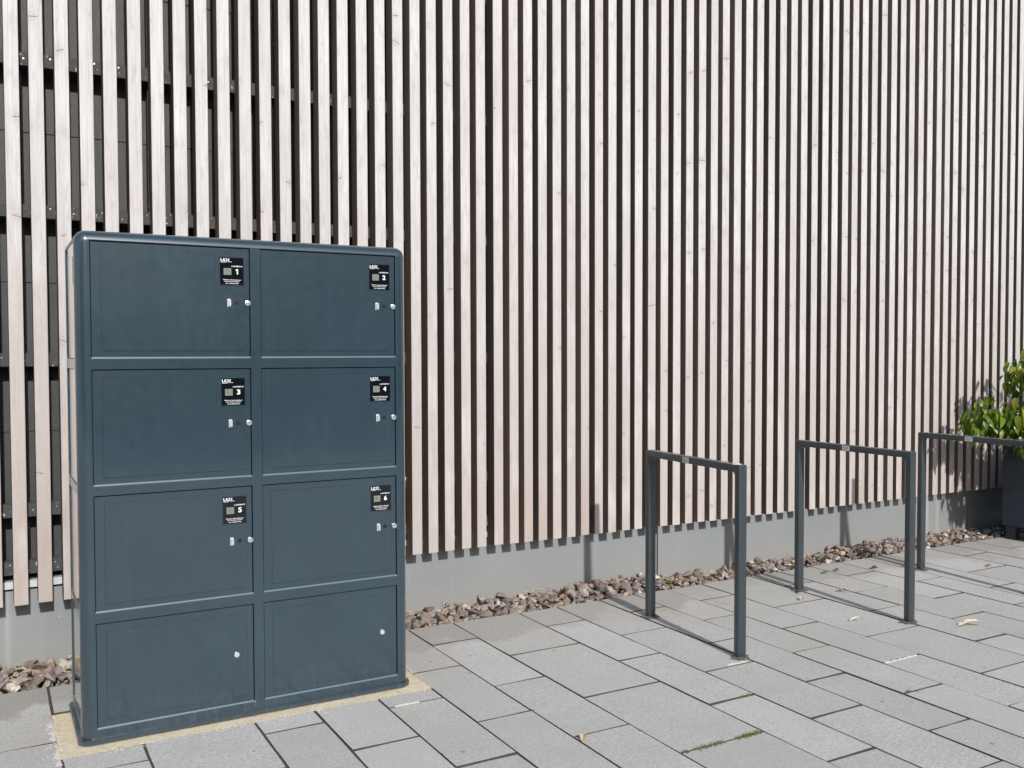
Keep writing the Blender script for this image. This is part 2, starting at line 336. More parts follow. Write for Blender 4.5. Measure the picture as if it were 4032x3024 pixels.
M = dict(
    front=wood_front(), side=wood_side(), batten=batten_wood(), membrane=membrane(), plinth=plinth_mat(), paver=paver_mat(), bed=bed_mat(),
    sand=sand_mat(), stone=stone_mat(), leaf=leaf_mat(), ground=ground_mat(),
    locker=paint_mat('slate_blue_powder_coat', (0.0160, 0.0355, 0.0490), 0.36),
    lip=paint_mat('painted_highlight_lip', (0.105, 0.155, 0.180), 0.34, False),  # paler than the frame: sky and sun highlight painted into the colour
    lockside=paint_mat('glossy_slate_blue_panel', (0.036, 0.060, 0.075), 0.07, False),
    rack=paint_mat('anthracite_powder_coat', (0.035, 0.046, 0.052), 0.42, False, 0.3),
    planter=paint_mat('dark_blue_planter_coat', (0.015, 0.026, 0.044), 0.5, False, 0.15),
    steel=simple('galvanised_steel', (0.66, 0.70, 0.72), 0.38, 0.35, 0.15, 60),
    chrome=simple('brushed_steel_knob', (0.78, 0.78, 0.77), 0.26, 0.85),
    zinc=simple('bright_zinc', (0.74, 0.75, 0.76), 0.34, 0.6),
    black=simple('black_plastic', (0.012, 0.012, 0.013), 0.35),
    glass=simple('glossy_black_foil_label', (0.006, 0.007, 0.010), 0.06),
    slot=simple('dark_slot', (0.006, 0.006, 0.006), 0.9),
    print=simple('white_print', (0.85, 0.85, 0.84), 0.5),
    printgrey=simple('grey_print', (0.62, 0.65, 0.69), 0.5),
    lcd=simple('grey_green_lcd', (0.175, 0.215, 0.165), 0.25, 0, 0.10, 160),
    lcdmark=simple('lcd_segment', (0.095, 0.125, 0.090), 0.3),
    sticker=simple('silver_sticker', (0.66, 0.65, 0.63), 0.4, 0, 0.12, 260),
    stext=simple('sticker_print', (0.13, 0.13, 0.125), 0.5),
    soil=simple('brown_soil', (0.105, 0.088, 0.068), 0.95, 0, 0.45, 70),
    chip=simple('pale_broken_concrete', (0.60, 0.58, 0.53), 0.9, 0, 0.15, 90),
    stem=simple('brown_twig', (0.12, 0.085, 0.05), 0.85, 0, 0.3, 60),
    moss=simple('green_moss', (0.125, 0.175, 0.05), 0.95, 0, 0.5, 120),
    dry_tan=simple('dry_tan_leaf', (0.46, 0.36, 0.22), 0.7, 0, 0.3, 90),
    dry_pale=simple('pale_cream_leaf', (0.74, 0.66, 0.46), 0.7, 0, 0.2, 80),
    dry_white=simple('whitish_dry_leaf', (0.60, 0.58, 0.48), 0.7, 0, 0.15, 80),
    dry_orange=simple('orange_dry_leaf', (0.52, 0.21, 0.06), 0.65, 0, 0.3, 90),
    dry_brown=simple('dark_brown_leaf', (0.14, 0.065, 0.03), 0.7, 0, 0.3, 90),
    dry_green=simple('dull_green_leaf', (0.10, 0.14, 0.04), 0.6, 0, 0.4, 90),
    drop=simple('water_drop', (0.30, 0.33, 0.34), 0.05, 0),
    white=simple('white_splash', (0.8, 0.8, 0.78), 0.6),
    straw=simple('dry_straw', (0.55, 0.46, 0.26), 0.8),
)

# ================================================================== GROUND AND PAVING
YE = 5.02                                    # paving edge towards the gravel
TX0, TX1, TY0 = -2.1, 10.4, 0.45             # area laid with single slabs
mb = MB()
B = 900.0
for (x0, x1, y0, y1) in ((-B, TX0, -B, B), (TX1, B, -B, B), (TX0, TX1, -B, TY0), (TX0, TX1, 6.4, B)):
    mb.quad((x0,y0,-.003), (x1,y0,-.003), (x1,y1,-.003), (x0,y1,-.003))
tag(link('ground', mb.mesh('ground', M['ground'], fix=False)), kind='structure')
HX0, HX1, HY0, HY1 = 0.245, 1.835, 4.085, 4.60      # opening left round the locker
mb = MB(); mb.box(TX0, TX1, TY0, YE+0.004, -0.09, -0.0048)
pavement = tag(link('pavement', mb.mesh('pavement', M['bed'])), kind='structure')
joints = [0.24, 0.545, 1.0, 1.268, 1.566, 1.842, 2.118, 2.405, 2.855, 3.130, 3.461, 3.739, 4.020, 4.314, 4.768, 5.052, 5.376, 5.682, 5.950, 6.230, 6.715, 7.010, 7.305, 7.76, 8.04, 8.33, 8.61, 8.90, 9.35, 9.63, 9.92, TX1-.02]
left = [-0.21, -0.49, -0.77, -1.22, -1.50, -1.80, TX0+.02]
xs = sorted(joints + left)
A = [4.684, 3.963, 3.257, 2.575, 1.880, 1.185]; Bp = [4.325, 3.612, 2.914, 2.238, 1.54, 0.84]
i0 = xs.index(0.24)
def slab(pts, z, name='paver'):
    """one slab: worn, slightly wavy edges; sides stained by the joint soil"""
    n0 = len(pts); cx = sum(p[0] for p in pts)/n0; cy = sum(p[1] for p in pts)/n0
    ring = []
    for i in range(n0):
        a, b = Vector(pts[i]), Vector(pts[(i+1) % n0]); L = (b-a).length; k = max(1, int(L/0.12)); e = (b-a)/L; nn = Vector((-e.y, e.x))
        for j in range(k):
            q = a + (b-a)*(j/k) + (nn*rnd.uniform(-.0010, .0014) if j else (Vector((cx, cy))-a).normalized()*rnd.uniform(.0005, .0045))
            ring.append(q)
    n = len(ring); c = 0.0012
    inner = [q + (Vector((cx, cy))-q).normalized()*c for q in ring]
    tl = (rnd.uniform(-.0018, .0018), rnd.uniform(-.0018, .0018))
    zt = lambda p: z + tl[0]*(p[0]-cx)/.3 + tl[1]*(p[1]-cy)/.5
    v = [(p[0], p[1], -0.06) for p in ring] + [(p[0], p[1], zt(p)-0.0012) for p in ring] + [(p[0], p[1], zt(p)) for p in inner]
    f = []
    for i in range(n):
        j = (i+1) % n; f += [(i, j, n+j, n+i), (n+i, n+j, 2*n+j, 2*n+i)]
    f.append(tuple(2*n+i for i in range(n)))
    me = bpy.data.meshes.new(name); me.from_pydata(v, [], f); me.materials.append(M['paver']); me.materials.append(M['bed'])
    me.polygons.foreach_set('material_index', [1, 1]*n + [0]); me.update()
    return link(name, me, pavement)
for ci in range(len(xs)-1):
    x0, x1 = xs[ci], xs[ci+1]
    ph = A if (ci - i0) % 2 == 0 else Bp
    xm = (x0+x1)/2; sh = -0.055*min(1.0, max(0.0, (2.3-xm)/2.0))
    ys = [YE + rnd.uniform(-.006, .004)] + [y+sh+rnd.uniform(-.004, .004) for y in ph if TY0+.1 < y+sh < YE-.1] + [TY0]
    for k in range(len(ys)-1):
        g = 0.0040 + rnd.uniform(-.0013, .0013); gy = 0.0040 + rnd.uniform(-.0019, .0017)
        ax0, ax1, ay0, ay1 = x0+g+rnd.uniform(-.0012,.0012), x1-g+rnd.uniform(-.0012,.0012), ys[k+1]+gy, ys[k]-gy
        z = rnd.uniform(-.0016, .0016)
        # cut the opening round the locker
        ox0, ox1, oy0, oy1 = max(ax0, HX0), min(ax1, HX1), max(ay0, HY0), min(ay1, HY1)
        if ox1-ox0 > 0.012 and oy1-oy0 > 0.004:
            full_x = ox0 <= ax0+.03 and ox1 >= ax1-.03
            if full_x:
                if ay1 > HY1+.03: slab([(ax0,HY1), (ax1,HY1), (ax1,ay1), (ax0,ay1)], z)
                if ay0 < HY0-.03: slab([(ax0,ay0), (ax1,ay0), (ax1,HY0), (ax0,HY0)], z)
                continue
            continue
        slab([(ax0,ay0), (ax1,ay0), (ax1,ay1), (ax0,ay1)], z)
# pale broken edges where slabs were cut
def ragged(pts, amp, z, name, mt, parent, th=0.0025):
    v = []; n = len(pts)
    for (x, y) in pts: v.append((x+rnd.uniform(-amp, amp), y+rnd.uniform(-amp, amp)))
    mb = MB(); mb.prism(v, z, z+th); return child(name, mb.mesh(name, mt), parent)
def strip(x0, y0, x1, y1, wdt, n):
    a = []; b = []
    for i in range(n+1):
        f = i/n; ww = wdt*rnd.choice((0.06, 0.12, 0.4, 0.8, 1.0))
        a.append((x0+(x1-x0)*f, y0+(y1-y0)*f)); dx, dy = (y1-y0), -(x1-x0); L = math.hypot(dx, dy)
        b.append((a[-1][0]-dx/L*ww, a[-1][1]-dy/L*ww))
    return a + b[::-1]
ragged(strip(0.232, 4.50, 0.238, 4.02, -0.026, 16), 0.002, -0.002, 'chipped_edge', M['chip'], pavement, .0045)
ragged(strip(4.03, 3.252, 4.28, 3.254, 0.014, 22), 0.001, -0.002, 'chipped_edge', M['chip'], pavement, .0055)
ragged(strip(1.60, 3.946, 1.72, 3.946, 0.006, 8), 0.0006, -0.002, 'chipped_edge', M['chip'], pavement, .0055)
ragged(strip(3.30, 3.625, 3.42, 3.625, 0.018, 8), 0.002, -0.001, 'chipped_edge', M['chip'], pavement, .0045)

# sand bed under the locker
mb = MB(); nx, ny = 40, 14
def sandz(x, y): return -0.0012 + 0.0012*math.sin(x*9.0)*math.cos(y*13.0) + rnd.uniform(-.0008, .0008)
X0, X1, Y0, Y1 = HX0-.012, HX1+.010, HY0-.006, HY1+.01
g = [[(X0+(X1-X0)*i/nx, Y0+(Y1-Y0)*j/ny, sandz(X0+(X1-X0)*i/nx, Y0+(Y1-Y0)*j/ny)) for i in range(nx+1)] for j in range(ny+1)]
for j in range(ny):
    for i in range(nx): mb.quad(g[j][i], g[j][i+1], g[j+1][i+1], g[j+1][i])
tag(link('sand_bed', mb.mesh('sand_bed', M['sand'], smooth=60)), kind='structure')

# ================================================================== GRAVEL STRIP
mb = MB(); mb.box(TX0, TX1, YE+0.006, 5.352, -0.12, -0.040)
gbed = tag(link('gravel_bed', mb.mesh('gravel_bed', M['bed'])), kind='structure')
def rock_verts(r_, flat=0.72, n=13):
    bm = bmesh.new()
    for i in range(n):
        d = Vector((rnd.gauss(0,1), rnd.gauss(0,1), rnd.gauss(0,1))).normalized()
        rr = r_*rnd.uniform(0.72, 1.25); bm.verts.new((d.x*rr*1.15, d.y*rr*0.92, d.z*rr*flat))
    res = bmesh.ops.convex_hull(bm, input=bm.verts)
    bmesh.ops.delete(bm, geom=[e for e in res['geom_interior'] if isinstance(e, bmesh.types.BMVert)], context='VERTS')
    bm.verts.ensure_lookup_table(); bm.verts.index_update()
    V = [v.co.copy() for v in bm.verts]; F = [tuple(v.index for v in f.verts) for f in bm.faces]; bm.free(); return V, F
rocks = [rock_verts(1.0, rnd.uniform(.45, .80), rnd.choice((7, 8, 9, 10, 12))) for _ in range(16)]
rock_me = []
for V, F in rocks:
    me = bpy.data.meshes.new('stone'); me.from_pydata([tuple(v) for v in V], [], F); me.materials.append(M['stone']); me.update(); rock_me.append(me)
def rot3(): return Matrix.Rotation(rnd.uniform(0, 6.28), 3, 'Z') @ Matrix.Rotation(rnd.uniform(-.5, .5), 3, 'X') @ Matrix.Rotation(rnd.uniform(-.5, .5), 3, 'Y')
cand = []
def top_z(x, y):
    f = (y-YE)/0.33
    return -0.004 + 0.018*f + 0.016*math.sin(x*2.1+0.6)*f + 0.010*math.sin(x*5.3) * f
x = TX0+.05
for layer in (0, 1, 2):
    step = (0.050, 0.050, 0.075)[layer]
    x = TX0 + 0.05
    while x < TX1-.05:
        y = YE + 0.030 + (0.0, 0.012, 0.05)[layer]
        while y < 5.345:
            r_ = (rnd.uniform(0.014, 0.024) if rnd.random() < .35 else rnd.uniform(0.024, 0.040)) * (1.25 if rnd.random() < .10 else 1) * (0.85 if layer == 0 else 1)
            cx = x + rnd.uniform(-.018, .018); cy = min(5.348-r_*0.95, max(YE+0.008+r_*0.8, y + rnd.uniform(-.016, .016)))
            cz = top_z(cx, cy) - (0.040, 0.010, -0.010)[layer] + rnd.uniform(-.006, .006)
            if layer < 2 or rnd.random() < .55: cand.append((cx, cy, cz, r_, layer))
            y += step
        x += step
def score(c):
    # how large it shows in the picture: near, on top, not hidden behind the locker
    x, y, z, r_, L = c
    if L == 0 or x < -0.05 or 0.36 < x < 2.02: return -1
    dpt = x*0.489 + y*0.872; return r_/dpt*(1.0 if L == 2 else 0.93)
order = sorted(range(len(cand)), key=lambda i: -score(cand[i])); single = set(order[:300])
big = MB()
for i, (cx, cy, cz, r_, L) in enumerate(cand):
    k = rnd.randrange(16); mt = rot3()
    if i in single:
        o = link('stone', rock_me[k], gbed, (cx, cy, cz), mt.to_euler()); o.scale = (r_, r_, r_)
    else:
        V, F = rocks[k]; n = len(big.v)
        big.v += [tuple(mt @ (v*r_) + Vector((cx, cy, cz))) for v in V]; big.f += [tuple(n+a for a in f) for f in F]; big.mi += [0]*len(F)
tag(link('loose_gravel', big.mesh('loose_gravel', M['stone'], fix=False), gbed), kind='stuff')
# dry straw caught among the stones
mb = MB()
for _ in range(70):
    x = rnd.choice((rnd.uniform(2.2, 3.9), rnd.uniform(2.2, 6.9))); y = rnd.uniform(5.06, 5.32); z = top_z(x, y)+.026; a = rnd.uniform(0, 3.14); L = rnd.uniform(.015, .05)
    p = Vector((x, y, z)); d = Vector((math.cos(a), math.sin(a), rnd.uniform(-.2, .5)))*L; s_ = Vector((-math.sin(a), math.cos(a), 0))*.0014
    mb.quad(tuple(p-s_), tuple(p+s_), tuple(p+d+s_), tuple(p+d-s_)); mb.quad(tuple(p-Vector((0,0,.0014))), tuple(p+Vector((0,0,.0014))), tuple(p+d+Vector((0,0,.0014))), tuple(p+d-Vector((0,0,.0014))))
tag(link('straw', mb.mesh('straw', M['straw'], fix=False), gbed), kind='stuff')

# ================================================================== TIMBER FACADE
YS, DEP, WID = 5.22, 0.095, 0.0645
tx = [0.1084,0.2159,0.3305,0.442,0.5529,0.6703,0.7808,0.8933,1.003,1.1187,1.2333,1.3435,1.4529,1.5672,1.6778,1.7881,1.9033,2.0146,2.1273,2.2387,2.3454,2.4557,2.5704,2.6786,2.7994,2.9118,3.018,3.1268,3.2367,3.345,3.4552,3.5664,3.6759,3.791,3.8965,4.0087,4.1178,4.2308,4.3436,4.4562,4.5674,4.6783,4.7899,4.9011,5.0106,5.1275,5.2381,5.3516,5.4632,5.5791,5.689,5.798,5.9138,6.0247,6.1332,6.246,6.3576,6.4708,6.5828,6.6949,6.8131,6.9255,7.0425,7.152,7.2676,7.38,7.4924,7.6129,7.7251,7.8388,7.9524,8.064,8.1771]
sx = [0.1084-0.1122*k for k in range(18, 0, -1)] + tx + [8.1771+0.1122*k for k in range(1, 19)]
TOP = 5.6
facade = empty('timber_facade', (4.0, YS, 0.0), 'facade of pale weathered vertical timber slats above a grey plinth', 'facade')
def slat_mesh():
    L = TOP-0.386; bm = bmesh.new()
    bmesh.ops.create_cube(bm, size=1.0)
    for v in bm.verts: v.co = ((v.co.x+.5)*WID, (v.co.y+.5)*DEP, (v.co.z+.5)*L)
    fe = [e for e in bm.edges if all(abs(v.co.y) < 1e-6 for v in e.verts)]
    bmesh.ops.bevel(bm, geom=fe, offset=0.0035, offset_type='OFFSET', segments=2, profile=0.5, affect='EDGES', clamp_overlap=True)
    bmesh.ops.recalc_face_normals(bm, faces=bm.faces)
    for f in bm.faces:
        c = f.calc_center_median()
        f.material_index = 0 if (f.normal.y < -0.15 and c.y < 0.004) else 1
        f.smooth = False
    me = bpy.data.meshes.new('slat'); bm.to_mesh(me); bm.free(); me.materials.append(M['front']); me.materials.append(M['side']); return me
sm = slat_mesh()
for x in sx:
    zb = 0.386 + rnd.uniform(-.0025, .0025) - 0.026*min(1.0, max(0.0, (1.6-x)/1.5))
    child('slat', sm, facade, (x, YS+rnd.uniform(-.002, .002), zb), (0, 0, rnd.uniform(-.012, .012)))
FX0, FX1 = -1.95, 10.25
batz = [0.495, 0.785, 1.543, 2.289, 3.044, 3.80, 4.555, 5.30]
screw_me = MB(); screw_me.cyl((0,0), .0042, -.003, 0.0, 'y', 10); screw_me = screw_me.mesh('screw', M['chrome'])
for bz in batz:
    cuts = [FX0, 2.0+rnd.uniform(-.3,.3), 6.0+rnd.uniform(-.3,.3), FX1]
    for a, b in zip(cuts[:-1], cuts[1:]):
        mb = MB(); mb.box(a+.002, b-.002, YS+DEP+.003, YS+DEP+.058, bz, bz+0.068)
        bo = child('batten', bevel_mesh(mb.mesh('batten', M['batten']), .002), facade)
        if a < 1.9:
            for x in sx:
                if -0.2 < x < 2.0 and rnd.random() < .28:
                    child('screw', screw_me, bo, (x-0.024+rnd.uniform(-.012, .012), YS+DEP+.003, bz+.034+rnd.uniform(-.02, .02)))
x = FX0+.05
vbx = [0.118 + 0.672*k for k in range(-3, 15)]
for vx in vbx:
    mb = MB(); mb.box(vx-.005, vx+.070, YS+DEP+.0585, YS+DEP+.1195, 0.50, TOP-.02); child('counter_batten', mb.mesh('counter_batten', M['batten']), facade)
# membrane: lapped sheets
mb = MB(); lap = [0.47, 1.21, 1.975, 2.74, 3.52, 4.3, 5.05, TOP]
for k in range(len(lap)-1):
    mb = MB(); yb = YS+DEP+.121
    mb.quad((FX0, yb, lap[k]), (FX1, yb, lap[k]), (FX1, yb+.006, lap[k+1]+.012), (FX0, yb+.006, lap[k+1]+.012))
    child('membrane_sheet', mb.mesh('membrane_sheet', M['membrane'], fix=False), facade)
mb = MB(); mb.box(FX0, FX1, YS+DEP+.135, YS+DEP+.40, 0.0, TOP); child('wall_core', mb.mesh('wall_core', M['membrane']), facade)
# galvanised closing profile above the plinth
mb = MB(); mb.box(FX0, FX1, 5.326, 5.332, 0.424, 0.460); mb.box(FX0, FX1, 5.332, 5.430, 0.4545, 0.460)
child('metal_profile', bevel_mesh(mb.mesh('metal_profile', M['steel']), .0012), facade)
# plinth boards
pj = [FX0, 0.685, 4.195, 7.708, FX1]
for a, b in zip(pj[:-1], pj[1:]):
    mb = MB(); mb.box(a+.006, b-.006, 5.350, 5.372, -0.10, 0.415); child('plinth_panel', bevel_mesh(mb.mesh('plinth_panel', M['plinth']), .0015), facade)
mb = MB(); mb.box(FX0, FX1, 5.3725, 5.452, -0.10, 0.412); child('plinth_core', mb.mesh('plinth_core', M['slot']), facade)

# ================================================================== CHARGING LOCKER
FY = 4.165; LX0, LX1, LY1, LZ1 = 0.323, 1.762, 4.690, 2.108; RB = 0.046
locker = empty('charging_locker', ((LX0+LX1)/2, (FY+LY1)/2, 0.0), 'slate blue steel charging locker with eight doors standing on yellow sand', 'locker')
colx = [(0.380, 1.023), (1.068, 1.704)]
rows = [(1.587, 2.065), (1.065, 1.541), (0.544, 1.023), (0.062, 0.497)]
def make_frame():
    bm = bmesh.new(); bmesh.ops.create_cube(bm, size=1.0)
    for v in bm.verts: v.co = (LX0+(v.co.x+.5)*(LX1-LX0), FY+(v.co.y+.5)*(LY1-FY), 0.018+(v.co.z+.5)*(LZ1-0.018))
    es = []
    for e in bm.edges:
        a, b = e.verts[0].co, e.verts[1].co
        vert = abs(a.z-b.z) > .5; top_ = a.z > 2 and b.z > 2
        if vert or top_: es.append(e)
    bmesh.ops.bevel(bm, geom=es, offset=RB, offset_type='OFFSET', segments=9, profile=0.5, affect='EDGES', clamp_overlap=True)
    bmesh.ops.recalc_face_normals(bm, faces=bm.faces)
    me = bpy.data.meshes.new('frame'); bm.to_mesh(me); bm.free()
    o = bpy.data.objects.new('tmp_frame', me); col.objects.link(o)
    cut = MB()
    for (x0, x1) in colx:
        for (z0, z1) in rows: cut.box(x0, x1, FY-.2, FY+.030, z0, z1)
    for sgn in (0, 1):
        for (z0, z1) in rows:
            xa, xb = (LX0-.2, LX0+.016) if sgn == 0 else (LX1-.016, LX1+.2)
            cut.box(xa, xb, FY+.058, LY1-.058, z0, z1)
    cm = cut.mesh('cut', M['locker']); co = bpy.data.objects.new('tmp_cut', cm); col.objects.link(co)
    md = o.modifiers.new('b', 'BOOLEAN'); md.operation = 'DIFFERENCE'; md.object = co; md.solver = 'EXACT'
    bv = o.modifiers.new('v', 'BEVEL'); bv.width = 0.0060; bv.segments = 3; bv.limit_method = 'ANGLE'; bv.angle_limit = R(40)
    me.polygons.foreach_set('use_smooth', [True]*len(me.polygons)); cm.polygons.foreach_set('use_smooth', [True]*len(cm.polygons))
    wn = o.modifiers.new('w', 'WEIGHTED_NORMAL'); wn.mode = 'FACE_AREA'; wn.weight = 100; wn.keep_sharp = False
    dg = bpy.context.evaluated_depsgraph_get(); dg.update()
    res = bpy.data.meshes.new_from_object(o.evaluated_get(dg))
    bpy.data.objects.remove(o); bpy.data.objects.remove(co)
    res.materials.clear(); res.materials.append(M['locker'])
    res.polygons.foreach_set('material_index', [0]*len(res.polygons)); 
    res.name = 'frame'; return res
child('frame', make_frame(), locker)
# base flange with rounded corners
def rrect(x0, x1, y0, y1, r_, n=7):
    pts = []
    for (cx, cy, a0) in ((x1-r_, y1-r_, 0), (x0+r_, y1-r_, 90), (x0+r_, y0+r_, 180), (x1-r_, y0+r_, 270)):
        for i in range(n+1): a = R(a0+90*i/n); pts.append((cx+r_*math.cos(a), cy+r_*math.sin(a)))
    return pts
mb = MB(); mb.prism(rrect(LX0-.016, LX1+.013, FY-.014, LY1+.013, .052), 0.0022, 0.024)
child('base_plate', bevel_mesh(mb.mesh('base_plate', M['locker']), .004, 1, 40), locker)
# side panels
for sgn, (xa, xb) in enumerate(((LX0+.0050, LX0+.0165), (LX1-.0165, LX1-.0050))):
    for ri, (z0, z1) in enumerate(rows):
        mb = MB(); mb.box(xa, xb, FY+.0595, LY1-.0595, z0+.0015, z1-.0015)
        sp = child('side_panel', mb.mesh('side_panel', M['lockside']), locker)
        if ri == 0:
            for k in range(13):
                zz = 2.004 - k*0.0088; mb = MB(); xs0 = xa-.0006 if sgn == 0 else xb-.0005
                mb.box(xs0, xs0+.0011, FY+.105, FY+.165, zz-.0019, zz+.0019); child('vent_slot', mb.mesh('vent_slot', M['slot']), sp)

def text_mesh(txt, size, bold=0.0, mt=None, extr=0.0):
    cu = bpy.data.curves.new('t', 'FONT'); cu.body = txt; cu.size = size; cu.align_x = 'LEFT'; cu.offset = bold*size; cu.extrude = extr; cu.resolution_u = 3
    o = bpy.data.objects.new('t', cu); col.objects.link(o); dg = bpy.context.evaluated_depsgraph_get(); dg.update()
    me = bpy.data.meshes.new_from_object(o.evaluated_get(dg)); bpy.data.objects.remove(o)
    # lay into the x-z plane, facing -y
    xs_ = [v.co.x for v in me.vertices]; ys_ = [v.co.y for v in me.vertices]; return me, min(xs_), max(xs_), min(ys_), max(ys_)
def lettering(name, txt, x0, x1, z0, z1, parent, y, mt, bold=0.0, keep=False):
    me, a, b, c, d = text_mesh(txt, 1.0, bold)
    sxx = (x1-x0)/(b-a); szz = (z1-z0)/(d-c)
    if keep: sxx = szz
    for v in me.vertices: v.co = (x0+(v.co.x-a)*sxx, y, z0+(v.co.y-c)*szz)
    me.materials.clear(); me.materials.append(mt); me.name = name; me.update()
    return child(name, me, parent)
def logo(parent, lx, lz, y):
    """four strokes letters: L, open A, half D, barred E; lx,lz = left and baseline"""
    h = 0.0128; mb = MB(); q = lambda *p: [(lx+a, lz+b) for a, b in p]; t_ = .0030
    mb.prism(q((0,0), (.0072,0), (.0072,t_*.85), (t_,t_*.85), (t_,h), (0,h)), y-.0002, y, 'y')
    mb.prism(q((.0086,0), (.0114,0), (.0138,.0088), (.0162,0), (.0190,0), (.0155,h), (.0121,h)), y-.0002, y, 'y')
    pts = [(.0205, h), (.0235, h)] + [(.0235+.0055*math.sin(R(a)), h/2+h/2*math.cos(R(a))) for a in range(15, 180, 15)] + [(.0235, 0), (.0205, 0), (.0205, t_), (.0230, t_)]
    pts += [(.0230+.0035*math.sin(R(a)), h/2+(h/2-t_)*math.cos(R(a))) for a in range(165, 0, -15)] + [(.0230, h-t_), (.0205, h-t_)]
    mb.prism(q(*pts), y-.0002, y, 'y')
    child('logo', mb.mesh('logo', M['print']), parent)
    mb = MB()
    for k in range(3): mb.prism(q((.0315, k*.0049), (.0378, k*.0049), (.0378, k*.0049+.0025), (.0315, k*.0049+.0025)), y-.0002, y, 'y')
    mb.prism(q((.0315,0), (.0332,0), (.0332,h), (.0315,h)), y-.0003, y-.0001, 'y')
    child('logo_letter', mb.mesh('logo_letter', M['printgrey']), parent)
    mb = MB(); mb.prism(q((0, -.0045), (.020, -.0045), (.0225, -.0025), (.048, -.0025), (.048, -.0008), (.0005, -.0028)), y-.0002, y, 'y')
    child('logo_underline', mb.mesh('logo_underline', M['printgrey']), parent)

